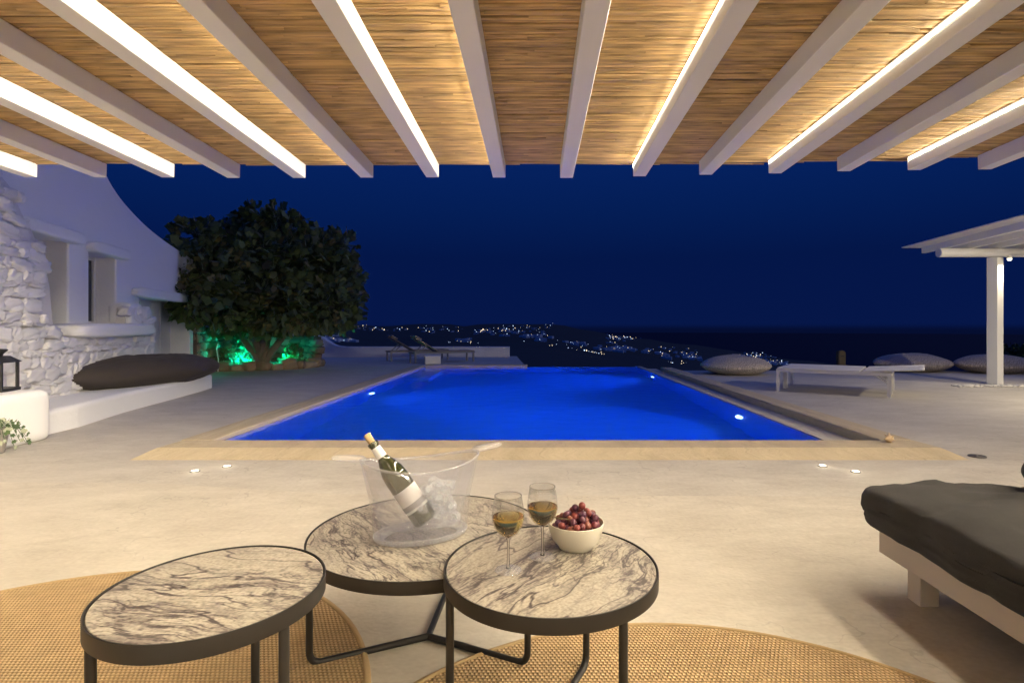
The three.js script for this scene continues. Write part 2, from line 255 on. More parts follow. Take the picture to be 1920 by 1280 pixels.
// ---------- house on the left ----------
const whiteStones = [0, 1, 2, 3, 4, 5, 6, 7].map(i => blob(1, 1, 1, 4.6, 7, .28, 2.8, i * 3.1));
const brownStones = [0, 1, 2, 3, 4, 5].map(i => blob(1, 1, 1, 4, 4, .26, 1.4, 40 + i * 2.7));
{
  const g = thing('house', 'whitewashed house with stone base, deep windows and a sloping roofline', 'house', [-6.07, 0, -6.9], Math.atan2(.963, -.27));
  const s = new THREE.Shape(); s.moveTo(-3.6, -.2); s.lineTo(5.55, -.2); s.lineTo(5.55, 2.58);
  s.splineThru([[4.5, 2.68], [3.63, 2.78], [2.9, 2.9], [2.27, 3.06], [1.87, 3.2], [1.54, 3.38], [1.2, 3.7], [.8, 4.3]].map(p => new THREE.Vector2(...p))); s.lineTo(-3.6, 4.4);
  const hole = (a, b, c, d) => s.holes.push(new THREE.Path([[a, b], [a, d], [c, d], [c, b]].map(p => new THREE.Vector2(...p))));
  hole(-.55, 1.12, .46, 2.22); hole(1.0, 1.12, 1.84, 2.17); hole(2.7, -.1, 5.33, 1.62);
  part(g, 'wall', new THREE.ExtrudeGeometry(s, { depth: .38, bevelEnabled: true, bevelSize: .03, bevelOffset: -.03, bevelThickness: .03, bevelSegments: 4, curveSegments: 40 }).translate(0, 0, -.41), M.white);
  for (const [a, b, h, top] of [[-.55, .46, 1.12, 2.22], [1.0, 1.84, 1.12, 2.17]]) {
    const w = new THREE.Group(); w.name = 'window'; g.add(w); const c = (a + b) / 2, W = b - a, H = top - h;
    part(w, 'frame', mergeGeometries([box(.06, H, .05, a + .03, h + H / 2, -.3), box(.06, H, .05, b - .03, h + H / 2, -.3), box(W - .12, .06, .05, c, top - .03, -.3), box(W - .12, .06, .05, c, h + .03, -.3), box(.05, H - .12, .05, c, h + H / 2, -.3)]), M.whitePaint);
    part(w, 'pane', box(W - .1, H - .1, .01, c, h + H / 2, -.31), M.darkGlass);
    part(w, 'shutter', box(.05, H - .1, .12, a + .2, h + H / 2, -.2), M.whitePaint);
  }
  const log = (a, b, h, r, z) => T(blob(b - a, r * 2, r * 2.1, 5, 10, .02, 2, a), (a + b) / 2, h, z);
  part(g, 'lintel', log(-.75, .68, 2.28, .085, .05), M.white); part(g, 'lintel', log(.90, 2.1, 2.235, .085, .05), M.white); part(g, 'lintel', log(2.36, 5.0, 1.68, .09, .05), M.white);
  part(g, 'sill', T(blob(2.45, .2, .5, 6, 12, .03, 2, 3), 1.36, 1.045, .09), M.white);
  part(g, 'sill_block', T(blob(.45, .36, .34, 8, 6, .02), 2.05, 1.3, .04), M.white);
  const door = part(g, 'door', box(2.66, 1.72, .05, 4.02, .76, -.405), M.whitePaint);
  for (let i = 0; i < 5; i++) part(door, 'plank', rbox(.46, 1.62, .02, .006, 2.96 + i * .5, .76, -.372), M.whitePaint);
  part(door, 'handle', T(new THREE.SphereGeometry(.03, 12, 8), 3.1, .9, -.345), M.greyMetal);
  // stone base: a buttress that sweeps down to a low wall and ends in a pier
  const sil = [[-3.4, 3.3], [-1.9, 3.05], [-1.2, 2.75], [-.99, 2.64], [-.79, 2.39], [-.6, 2.22], [-.38, 1.94], [-.26, 1.63], [-.19, 1.18], [-.1, .96], [1.78, .96], [1.84, 1.42], [2.7, 1.42], [2.76, 1.2]];
  const topAt = x => { let k = 0; while (k < sil.length - 2 && x > sil[k + 1][0]) k++; const t = clamp((x - sil[k][0]) / (sil[k + 1][0] - sil[k][0])); return sil[k][1] + (sil[k + 1][1] - sil[k][1]) * t; };
  const core = new THREE.Shape([[-3.4, -.1], ...sil.map(([a, b]) => [a - (a > 1.8 ? .03 : 0), b - .04]), [2.73, -.1]].map(p => new THREE.Vector2(...p)));
  const base = part(g, 'stone_base', new THREE.ExtrudeGeometry(core, { depth: .13, bevelEnabled: false }).translate(0, 0, .004), M.mortar, 'rough whitewashed stone facing');
  for (let h = .02; h < 3.2;) {
    const rh = rnd() < .35 ? rnd(.055, .08) : rnd(.1, .165);
    for (let x = -1.45 + rnd(-.1, .1); x < 2.74;) {
      let w = rnd() < .25 ? rnd(.08, .14) : rnd(.16, .38); if (x + w > 2.74) w = 2.76 - x;
      const cx = x + w / 2, cy = h + rh / 2;
      if (w > .07 && cy + rh * .3 < Math.min(topAt(cx), topAt(x + w - .03)) ) {
        const m = part(base, 'stone', whiteStones[Math.floor(rnd(0, 8))], rnd() < .7 ? M.whiteStone : M.whiteStone2);
        m.position.set(cx, cy + .05 * fbm(x * 1.3, h, 2, 2) + rnd(-.015, .015), .12 + rnd(-.02, .02)); m.scale.set(w * 1.13, rh * rnd(1.0, 1.2), rnd(.17, .22)); m.rotation.set(rnd(-.1, .1) + (rnd() < .5 ? Math.PI : 0), rnd(-.12, .12), rnd(-.2, .2) + (rnd() < .5 ? Math.PI : 0));
      }
      x += w;
    }
    h += rh * .97;
  }
}
{
  const b = thing('built_in_bench', 'low white plastered bench curving along the house', 'bench');
  part(b, 'seat', slab([[-4.75, 4.6], [-4.95, 5.3], [-5.0, 6.05], [-5.28, 7.1], [-5.5, 8.4], [-5.68, 9.4], [-5.82, 9.95], [-6.1, 10.12], [-6.9, 10.0], [-6.35, 7.9], [-5.55, 5.0], [-5.45, 4.6]], .3, .05).translate(0, .25, 0), M.white);
  single('lantern_pedestal', 'white plastered block that carries the black lantern', 'pedestal', T(blob(.62, .5, .62, 9, 10, .01), 0, .24, 0), M.white, [-5.06, 0, -5.15]);
  const c = mesh('bench_cushion', lens(2.8, .47, .95, 5, .5, 34, .3), M.brownFabric); c.position.set(-5.86, .425, -8.42); c.rotation.set(0, Math.PI / 2 - .13, 0); put(c, 'long dark brown stuffed cushion lying on the white bench', 'cushion');
}
{ // lantern
  const g = thing('lantern', 'black metal lantern with glass sides standing on the white pedestal', 'lantern', [-5.08, .492, -5.2], .25);
  part(g, 'base', rbox(.27, .03, .27, .006, 0, .015, 0), M.black);
  for (const [a, b] of [[1, 1], [1, -1], [-1, 1], [-1, -1]]) part(g, 'post', box(.022, .24, .022, a * .115, .15, b * .115), M.black);
  for (let k = 0; k < 4; k++) part(g, 'glass', T(box(.2, .23, .004, 0, 0, .113), 0, .148, 0, 0, k * Math.PI / 2, 0), M.glassPane);
  part(g, 'candle', new THREE.CylinderGeometry(.04, .04, .13, 24).translate(0, .096, 0), std(.75, .72, .64, .6));
  part(g, 'roof', T(new THREE.CylinderGeometry(.11, .2, .06, 4, 1), 0, .3, 0, 0, Math.PI / 4, 0), M.black);
  part(g, 'chimney', lathe([[0, .33], [.055, .33], [.06, .35], [.095, .385], [.085, .395], [.02, .4], [.012, .42], [0, .42]], 24), M.black);
}
function leafShape(w, l, lobes) { const s = new THREE.Shape(); s.moveTo(0, 0); const n = 14; for (let i = 0; i <= n; i++) { const a = i / n * Math.PI * 2 - Math.PI / 2, k = lobes ? .72 + .28 * Math.cos((a - Math.PI / 2) * 5) : 1; s.lineTo(Math.cos(a) * w * k, l / 2 + Math.sin(a) * l / 2 * (.6 + .4 * k)); } const g = new THREE.ShapeGeometry(s); const p = g.attributes.position; for (let i = 0; i < p.count; i++) p.setZ(i, -Math.abs(p.getX(i)) * .35 - p.getY(i) ** 2 / l * .35); g.computeVertexNormals(); return g; }
{
  const t = thing('potted_ivy', 'trailing variegated ivy in a grey pot before the white pedestal', 'plant', [-4.72, 0, -4.8]);
  part(t, 'pot', lathe([[0, 0], [.085, 0], [.12, .2], [.125, .2], [.125, .215], [.105, .215], [.1, .17], [0, .17]], 28), std(.36, .33, .3, .8));
  const lg = leafShape(.022, .045, true), ms = [std(.08, .13, .05, .6), std(.42, .45, .32, .6)];
  for (let k = 0; k < 9; k++) {
    const a = -.9 + k * .26, L = rnd(.16, .3), pts = [[0, .17, 0], [Math.cos(a) * .08, .26, Math.sin(a) * .08], [Math.cos(a) * .17, .22, Math.sin(a) * .17], [Math.cos(a) * (.2 + L * .15), .22 - L * .6, Math.sin(a) * (.2 + L * .15)]];
    const st = part(t, 'stem', tube(pts, .0022, 14, 5), ms[0]); const cv = new THREE.CatmullRomCurve3(pts.map(p => V(...p)));
    for (let i = 2; i < 12; i++) { const q = cv.getPoint(i / 11), m = part(st, 'leaf', lg, ms[rnd() < .45 ? 1 : 0]); m.position.copy(q); m.rotation.set(rnd(-1.2, .4), rnd(0, 6.3), rnd(-.8, .8)); m.scale.setScalar(rnd(.7, 1.25)); }
  }
}

// ---------- tree, planter and walls at the back left ----------
function stoneRun(parent, path, topFn, thick, tones, variants, hMin, hMax, wMin, wMax) {
  const c = new THREE.CatmullRomCurve3(path.map(([x, d]) => V(x, 0, -d))), L = c.getLength();
  for (let h = 0; h < 2;) {
    const rh = rnd(hMin, hMax);
    for (let s = 0; s < L;) {
      const w = rnd(wMin, wMax), u = Math.min(1, (s + w / 2) / L); s += w; if (h + rh * .7 > topFn(u)) continue;
      const q = c.getPointAt(u), tg = c.getTangentAt(u), m = part(parent, 'stone', variants[Math.floor(rnd(0, variants.length))], tones[Math.floor(rnd(0, tones.length))]);
      m.position.set(q.x, h + rh / 2, q.z); m.rotation.set(0, Math.atan2(-tg.z, tg.x) + rnd(-.08, .08), rnd(-.06, .06)); m.scale.set(w * 1.05, rh * 1.06, thick * rnd(.85, 1.1));
    }
    h += rh;
  }
}
{
  const g = thing('stone_wall', 'curved brown stone retaining wall behind the fig tree', 'stone wall');
  const path = [[-7.66, 12.3], [-8.15, 13.5], [-8.5, 15], [-8.1, 16.4], [-7.1, 16.75], [-6.35, 16.1]];
  const c = new THREE.CatmullRomCurve3(path.map(([x, d]) => V(x, 0, -d))), pts = c.getSpacedPoints(40);
  const top = u => 1.5 - .66 * clamp(u * 1.25);
  const core = []; for (let i = 0; i < 40; i++) { const a = pts[i], b = pts[i + 1], h = top(i / 40) - .03, l = a.distanceTo(b); core.push(T(box(l * 1.1, h, .22, 0, h / 2, 0), (a.x + b.x) / 2, 0, (a.z + b.z) / 2, 0, Math.atan2(-(b.z - a.z), b.x - a.x), 0)); }
  part(g, 'core', mergeGeometries(core), std(.13, .1, .07, 1));
  stoneRun(g, path, top, .34, M.brownStone, brownStones, .14, .24, .2, .42);
  single('black_upright', 'thin black upright line against the brown stone wall', 'pipe', new THREE.CylinderGeometry(.02, .02, 1.3, 10).translate(0, .65, 0), M.black, [-7.72, 0, -12.75]);  // black cylinder: a dark vertical line on the wall; then a pale hose below
  single('garden_hose', 'thin pale pipe standing beside the stone wall', 'pipe', tube([[0, 0, 0], [.01, .3, 0], [-.02, .55, .02], [0, .68, 0]], .013, 16, 8), M.whiteStone, [-7.72, 0, -13.45]);
  const p = thing('tree_planter', 'ring of rough boulders holding soil under the fig tree', 'planter');
  part(p, 'soil', T(blob(1.9, .36, 2.2, 2.2, 12, .08, 2, 6), -7.25, -.03, -14.85), M.soil);
  const ring = new THREE.CatmullRomCurve3([[-8.0, 13.55], [-7.5, 13.75], [-7.0, 13.85], [-6.5, 14.15], [-6.1, 14.7], [-6.05, 15.4]].map(([x, d]) => V(x, 0, -d)));
  for (let i = 0; i < 11; i++) { const q = ring.getPointAt(i / 10), m = part(p, 'boulder', brownStones[i % 6], M.brownStone[i % 3]), h = i === 6 ? .3 : rnd(.16, .26); m.position.set(q.x, h * .42, q.z); m.scale.set(rnd(.3, .42), h, rnd(.28, .36)); m.rotation.y = rnd(0, 3); }
}
{
  const D = 13.9, at = (px, py, dd = 0) => V(px2x(px, D + dd), EYE - (py - CY) / F * (D + dd), -(D + dd));
  const g = thing('fig_tree', 'large dark fig tree with a broad leafy crown', 'tree', [px2x(491, D), 0, -D]);
  const o = g.position, L = (px, py, dd = 0) => { const v = at(px, py, dd).sub(o); return [v.x, v.y, v.z]; };
  const limbs = [[[491, 690], [480, 668], [462, 645], [440, 610], [400, 560]], [[491, 690], [490, 665], [492, 640], [500, 590], [505, 500]], [[491, 690], [503, 668], [522, 642], [545, 610], [600, 540]], [[491, 690], [498, 660], [505, 620, .6], [530, 560, 1]], [[491, 690], [484, 660], [470, 615, -.7], [450, 560, -1]]];
  const trunk = mergeGeometries(limbs.map(l => { const tb = tube(l.map(q => L(...q)), .1, 24, 9), p = tb.attributes.position, cv = new THREE.CatmullRomCurve3(l.map(q => V(...L(...q))), false, 'catmullrom', .15); for (let i = 0; i < p.count; i++) { const k = Math.floor(i / 10) / 24, c = cv.getPointAt(k), s = 1.05 - .75 * k; p.setXYZ(i, c.x + (p.getX(i) - c.x) * s, c.y + (p.getY(i) - c.y) * s, c.z + (p.getZ(i) - c.z) * s); } return tb; }));
  part(g, 'trunk', trunk, std(.2, .15, .11, .95));
  const lobes = [[500, 520, 0, 1.35], [515, 440, 0, .72], [478, 425, .2, .55], [545, 450, -.2, .65], [430, 470, 0, .8], [362, 452, -1.6, .5], [375, 500, -1.9, .7], [358, 557, -2.4, .36], [390, 555, -1.8, .75], [405, 560, -.7, .85], [460, 575, -.9, .9], [540, 575, -.8, .95], [590, 500, 0, .95], [628, 475, 0, .6], [645, 520, 0, .55], [650, 570, -.2, .5], [610, 570, -.5, .8], [500, 500, -.9, .9], [500, 510, 1, 1.1], [570, 540, .9, 1], [420, 530, .8, 1], [560, 480, -.6, .75], [440, 500, -.7, .75], [490, 610, -.4, .6], [560, 605, -.2, .6], [430, 605, -.2, .55], [640, 598, -.1, .35], [345, 580, -2.3, .2]];
  const leaf = leafShape(.085, .2, true), list = [], up = V(0, 1, 0), q4 = new THREE.Quaternion(), m4 = new THREE.Matrix4();
  for (const [px, py, dd, r0] of lobes) {
    const r = r0 * .93;
    const c = V(...L(500 + (px - 500) * .965, py, dd)), n = Math.floor(800 * r * r + 70);
    for (let i = 0; i < n; i++) {
      const dir = V(rnd(-1, 1), rnd(-1, 1), rnd(-1, 1)).normalize(), lump = 1 + .3 * fbm(dir.x * 2 + px, dir.y * 2 + py, dir.z * 2, 2);
      const p = dir.clone().multiplyScalar(r * lump * (.55 + .45 * Math.sqrt(rnd()))).add(c); if (p.y < 1.02 + .25 * fbm(p.x, p.z, 3, 2)) continue;
      const out = dir.clone().add(V(rnd(-.6, .6), rnd(-.7, .25), rnd(-.6, .6))).normalize(); q4.setFromUnitVectors(up, out);
      q4.multiply(new THREE.Quaternion().setFromAxisAngle(up, rnd(0, 6.28))).multiply(new THREE.Quaternion().setFromAxisAngle(V(1, 0, 0), rnd(-.5, .7)));
      const s = rnd(.45, 1.5), t = rnd(.6, 1.6); m4.compose(p, q4, V(s, s, s)); list.push([m4.clone(), new THREE.Color().setRGB(.08 * t * (rnd() < .12 ? 1.6 : 1), .11 * t, .024 * t)]);
    }
  }
  const im = new THREE.InstancedMesh(leaf, phys(1, 1, 1, .6, { transmission: .25, thickness: 0, side: THREE.DoubleSide }), list.length);
  list.forEach(([m, c], i) => { im.setMatrixAt(i, m); im.setColorAt(i, c); }); im.name = 'crown'; im.userData.kind = 'stuff'; im.castShadow = im.receiveShadow = true; g.add(im);
  for (const [px, d, w, h, lab] of [[450, 14.5, .36, .75, 'low leafy plant lit turquoise beside the fig trunk'], [548, 15.0, .4, .5, 'low leafy plant lit green before the brown stone wall'], [425, 14.0, .3, .4, 'low leafy plant against the tall end of the stone wall']]) {
    const t = thing('planter_plant', lab, 'plant', [px2x(px, d), .06, -d], 0, 'low plants in the tree planter'), N = 420, pl = new THREE.InstancedMesh(leafShape(.03, .1, false), phys(.10, .15, .06, .7, { transmission: .3, thickness: 0, side: THREE.DoubleSide }), N);
    for (let i = 0; i < N; i++) { const y = rnd(.04, h), k = w * (1 - .6 * y / h) * Math.sqrt(rnd()), a = rnd(0, 6.28); pl.setMatrixAt(i, new THREE.Matrix4().compose(V(Math.cos(a) * k, y, Math.sin(a) * k), new THREE.Quaternion().setFromEuler(new THREE.Euler(rnd(-1, 1), rnd(0, 6.3), rnd(-1, 1))), V(1, 1, 1).multiplyScalar(rnd(.6, 1.3)))); }
    pl.name = 'foliage'; pl.userData.kind = 'stuff'; t.add(pl); part(t, 'stem', new THREE.CylinderGeometry(.01, .018, h * .8, 7).translate(0, h * .4, 0), M.soil);
  }
  for (const [px, py, d, I, big] of [[462, 680, 14.15, 5, 'by the house side of the trunk'], [532, 674, 14.6, 2.2, 'by the pool side of the trunk']]) {
    const x = px2x(px, d), t = thing('garden_spotlight', `small green garden spotlight in the soil ${big}`, 'garden light', [x, .1, -d], 0, 'green lights under the fig tree');
    part(t, 'body', lathe([[0, 0], [.03, 0], [.045, .09], [.05, .1], [.04, .1], [.038, .085], [0, .08]], 20), M.black);
    part(t, 'lamp', new THREE.CylinderGeometry(.037, .037, .008, 18).translate(0, .09, 0), emissive(.3, 3, 1.9));
    const Lp = new THREE.PointLight(new THREE.Color().setRGB(.0, 1, I > 3 ? .72 : .4), I * 1.2); Lp.position.set(0, .13, 0); Lp.castShadow = true; t.add(Lp);
  }
}
{
  const s = new THREE.Shape(); s.moveTo(-8.9, -.3); s.lineTo(-.98, -.3); s.lineTo(-.98, .35); s.lineTo(-6.9, .35); s.splineThru([[-7.25, .4], [-7.6, .6], [-8.0, .92], [-8.5, 1.12], [-8.9, 1.16]].map(p => new THREE.Vector2(...p)));
  single('terrace_wall', 'low white wall with a curved rising end at the far terrace', 'wall', new THREE.ExtrudeGeometry(s, { depth: .26, bevelEnabled: true, bevelSize: .02, bevelThickness: .02, bevelSegments: 2, curveSegments: 24 }), M.white, [0, 0, -20.3]);
}
// ---------- loungers ----------
function woodLounger(label, x, d, turn) {                                    // head at -x, foot at +x
  const g = thing('wooden_lounger', label, 'sun lounger', [x, 0, -d], turn, 'slatted wooden loungers on the far terrace');
  part(g, 'frame', mergeGeometries([box(1.95, .05, .04, 0, .3, .29), box(1.95, .05, .04, 0, .3, -.29), box(.04, .05, .54, .955, .3, 0), box(.04, .05, .54, -.955, .3, 0)]), M.greyMetal);
  for (const a of [-.93, .93]) for (const b of [-.28, .28]) part(g, 'leg', box(.045, .275, .045, a, .1375, b), M.greyMetal);
  for (let i = 0; i < 5; i++) part(g, 'slat', rbox(1.2, .022, .1, .005, .37, .338, -.23 + i * .115), M.teak);
  const b = new THREE.Group(); b.name = 'backrest'; b.position.set(-.22, .335, 0); b.rotation.z = -.52; g.add(b);
  for (let i = 0; i < 5; i++) part(b, 'slat', rbox(.82, .03, .1, .005, -.41, .01, -.23 + i * .115), M.teak);
  part(b, 'headrest', rbox(.24, .07, .58, .03, -.74, .055, 0), M.teak);
  for (const z of [-.22, .22]) part(g, 'prop', T(box(.36, .025, .025), -.68, .43, z, 0, 0, .72), M.greyMetal);
}
woodLounger('slatted wooden lounger with raised back beside the white cube table', px2x(829, 17.3), 17.3, .5);
woodLounger('slatted wooden lounger with raised back behind the white cube table', px2x(783, 18.2), 18.2, .5);
single('cube_table', 'small white cube table between the wooden loungers', 'side table', rbox(.46, .24, .4, .02, 0, .12, 0), M.whitePaint, [px2x(812, 16.6), 0, -16.45], .3);
function whiteLounger(label, x, d, turn) {                                   // foot at the origin, running along +x
  const g = thing('white_lounger', label, 'sun lounger', [x, 0, -d], turn, 'white slatted loungers on the deck');
  part(g, 'frame', mergeGeometries([box(1.66, .045, .05, .79, .355, .27), box(1.66, .045, .05, .79, .355, -.27), box(.05, .045, .49, -.015, .355, 0), box(.05, .045, .49, 1.595, .355, 0)]), M.whitePaint);
  for (const a of [-.01, 1.59]) for (const b of [-.268, .268]) part(g, 'leg', box(.05, .333, .05, a, .1665, b), M.whitePaint);
  for (let i = 0; i < 4; i++) part(g, 'slat', rbox(1.22, .02, .128, .005, .585, .392, -.215 + i * .143), M.whitePaint);
  const b = new THREE.Group(); b.name = 'headrest'; b.position.set(1.22, .392, 0); b.rotation.z = .07; g.add(b);
  for (let i = 0; i < 4; i++) part(b, 'slat', rbox(.8, .02, .128, .005, .42, 0, -.215 + i * .143), M.whitePaint);
  for (const z of [-.2, .2]) part(g, 'brace', T(box(.3, .02, .02), 1.46, .29, z, 0, 0, -.55), M.whitePaint);
}
{ const a = Math.atan2(.91, 1.3) * -1; whiteLounger('white slatted sun lounger close to the pool', 4.3, 9.68, a); whiteLounger('white slatted sun lounger beside the floor cushions', 4.3 + .66 * .57, 9.68 + .66 * .82, a); }
for (const [px, py, w, lab] of [[1380, 705, 1.6, 'pale woven floor cushion at the end of the pool'], [1712, 699, 1.82, 'pale woven floor cushion between the lounger and the pavilion post'], [1866, 702, 1.75, 'pale woven floor cushion behind the pavilion post']]) {
  const d = gd(py) + .55, m = mesh(numbered('floor_cushion'), flatUV(lens(w, .46, 1.3, px, .62, 26, .2)), M.linen); m.position.set(px2x(px, d), .2, -d); m.rotation.x = .05; put(m, lab, 'floor cushion', 'floor cushions along the deck edge');
}
// ---------- pavilion on the right ----------
{
  const g = thing('pavilion', 'white wooden pavilion with round beam and boarded roof', 'pavilion', [8.78, 0, -10.6]);
  part(g, 'post', T(rbox(.19, 2.42, .19, .012, 0, 1.21, 0), 0, 0, 0, 0, .38, 0), M.beam);
  part(g, 'post', T(rbox(.22, 2.5, .22, .012, 0, 1.25, 0), 0, 0, 4.6, 0, .38, 0), M.beam);
  part(g, 'round_beam', T(new THREE.CylinderGeometry(.085, .088, 5.4, 20), 1.62, 2.51, 0, 0, 0, Math.PI / 2), M.beam);
  part(g, 'round_beam', T(new THREE.CylinderGeometry(.085, .088, 5.4, 20), 1.62, 2.62, 4.6, 0, 0, Math.PI / 2), M.beam);
  const tilt = -.035;
  for (let i = 0; i < 10; i++) part(g, 'rafter', T(rbox(.09, .12, 5.7, .01), -1.0 + i * .52, 2.725, 2.32, -tilt * -1 - .0, 0, 0), M.beam);
  for (let i = 0; i < 38; i++) part(g, 'roof_board', T(rbox(.135, .02, 6.1, .004), -1.33 + i * .145, 2.8, 2.45, tilt, 0, 0), M.beam);
  for (const [z, h, I, tx, tz] of [[.22, 2.4, 5, .06, .1], [4.38, 2.44, 60, -2.6, 2.0]]) {   // one lamp at the head of each post
    const lamp = part(g, 'lamp', new THREE.CylinderGeometry(.045, .04, .06, 20).translate(.09, h, z), M.whitePaint);
    part(lamp, 'bulb', new THREE.SphereGeometry(.034, 16, 10).translate(.09, h - .035, z), emissive(9, 8, 5.6));
    const L = new THREE.SpotLight(LED, I, 0, 1.25, .8, 2); L.position.set(.09, h - .08, z); L.target.position.set(tx, 0, tz); L.castShadow = true; g.add(L, L.target);
  }
  const peb = new THREE.InstancedMesh(blob(.05, .03, .04, 2.5, 3), std(.62, .6, .56, .8), 500);
  for (let i = 0; i < 500; i++) { const m = new THREE.Matrix4().compose(V(7.7 + rnd(0, 4.5), .012, -10.2 + rnd(-.13, .13)), new THREE.Quaternion().setFromEuler(new THREE.Euler(0, rnd(0, 6), 0)), V(1, 1, 1).multiplyScalar(rnd(.6, 1.3))); peb.setMatrixAt(i, m); }
  peb.name = 'pebble_strip'; peb.castShadow = peb.receiveShadow = true; put(peb, 'strip of pale pebbles along the pavilion floor', 'pebbles', null, 'stuff');
  const bush = thing('shrub', 'dark green shrub beyond the deck behind the pavilion', 'shrub', [12.6, -.2, -14.6]);
  const bl = leafShape(.03, .09, false), lst = new THREE.InstancedMesh(bl, std(.05, .075, .025, .7, { side: THREE.DoubleSide }), 1500);
  for (let i = 0; i < 1500; i++) { const u = V(rnd(-1, 1), rnd(-1, 1), rnd(-1, 1)).normalize().multiplyScalar(.62 * Math.cbrt(rnd(.2, 1))); lst.setMatrixAt(i, new THREE.Matrix4().compose(V(u.x, u.y * .8 + .35, u.z), new THREE.Quaternion().setFromEuler(new THREE.Euler(rnd(0, 6), rnd(0, 6), rnd(0, 6))), V(1, 1, 1))); }
  lst.name = 'foliage'; lst.userData.kind = 'stuff'; bush.add(lst); part(bush, 'stem', new THREE.CylinderGeometry(.03, .05, .9, 8).translate(0, -.1, 0), M.soil);
  const post = thing('wooden_bollard', 'short weathered wooden post at the deck edge past the white loungers', 'post', [px2x(1577, 13.2), 0, -13.2]);
  part(post, 'shaft', T(blob(.17, .54, .17, 6, 6, .06), 0, .26, 0), std(.09, .07, .04, .9)); part(post, 'band', new THREE.CylinderGeometry(.094, .094, .03, 16).translate(0, .4, 0), M.black);
}
{
  const s = thing('seashell', 'small spiky orange seashell on the pool coping corner', 'seashell', [3.14, .07, -4.93], .5), m = std(.58, .43, .26, .6);
  part(s, 'body', T(lathe([[0, -.06], [.012, -.055], [.03, -.02], [.036, .0], [.028, .015], [.026, .02], [.018, .032], [.016, .036], [.008, .05], [0, .058]], 20), 0, .034, 0, 0, 0, 1.5), m);
  for (let i = 0; i < 7; i++) { const a = i * .9; part(s, 'spike', T(new THREE.ConeGeometry(.009, .034, 7).translate(0, .045, 0), .002, .034, 0, a, 0, 0), m); }
  const d = thing('drain_cover', 'dark round drain cover in the deck near the coping corner', 'drain cover', [px2x(1833, 4.69), 0, -4.69]);
  part(d, 'plate', lathe([[0, .006], [.05, .006], [.052, .004], [.056, .004], [.058, .009], [.064, .009], [.066, 0]], 32), std(.09, .085, .08, .6)); part(d, 'knob', new THREE.CylinderGeometry(.008, .008, .006, 10).translate(0, .009, 0), M.greyMetal);
}
// ---------- seating corner: rugs, tables, drinks, daybed ----------
for (const [x, d, lab] of [[-1.55, 1.38, 'round woven jute rug under the small marble table away from the daybed'], [.42, .93, 'round woven jute rug in front of the daybed']]) {
  const g = thing('jute_rug', lab, 'rug', [x, .012, -d], 0, 'round jute rugs'), R = 1.09;
  const top = flatUV(lathe([[0, .011], [R - .02, .011]], 96)); part(g, 'weave', top, std(1, 1, 1, .95, { map: rep(rugC, .56), bumpMap: rep(rugB, .56), bumpScale: .006 }));
  part(g, 'braided_edge', lathe([[R - .02, .0], [R - .02, .0125], [R - .01, .015], [R, .011], [R + .003, 0]], 96), std(.42, .30, .15, .95));
}
function roundTable(label, x, d, R, H, legs, turn, uo) {
  const g = thing('coffee_table', label, 'coffee table', [x, .012, -d], 0, 'round marble coffee tables'); H -= .012;
  const top = flatUV(lathe([[0, H], [R - .009, H], [R - .006, H - .002], [R - .006, H - .02], [0, H - .02]], 96));
  const mt = marble.clone(); mt.rotation = turn; mt.offset.set(uo, uo * .7); mt.repeat.set(1 / .95, 1 / .95); mt.needsUpdate = true;
  part(g, 'marble_top', top, phys(1, 1, 1, .32, { map: mt, specularIntensity: .6 }));
  part(g, 'rim', lathe([[R - .005, H - .036], [R, H - .036], [R, H + .001], [R - .001, H + .002], [R - .004, H + .002], [R - .005, H - .001], [R - .005, H - .036]], 96), M.darkMetal);
  for (const a of legs) {
    const c = Math.cos(a), s = -Math.sin(a), r = R - .016, k = .035;
    part(g, 'leg', tube([[c * r, H - .03, s * r], [c * r, H * .6, s * r], [c * r, .011 + k, s * r], [c * (r - k * .3), .011 + k * .3, s * (r - k * .3)], [c * (r - k), .011, s * (r - k)], [c * r * .5, .011, s * r * .5], [0, .011, 0]], .011, 60, 10), M.darkMetal);
  }
}
const deg = Math.PI / 180;
const TB = [-.375, 1.93, .40, .393], TR = [.04, 1.52, .29, .45], TL = [-.742, 1.28, .24, .5];
roundTable('widest and lowest round marble table with the ice bucket on it', ...TB, [205, 335, 88].map(a => a * deg), .3, .1);
roundTable('round marble table with the wine glasses and grape bowl', ...TR, [194, 307, 64].map(a => a * deg), 1.5, .47);
roundTable('empty small round marble table standing on the jute rug', ...TL, [215, 335, 95].map(a => a * deg), -.55, .73);
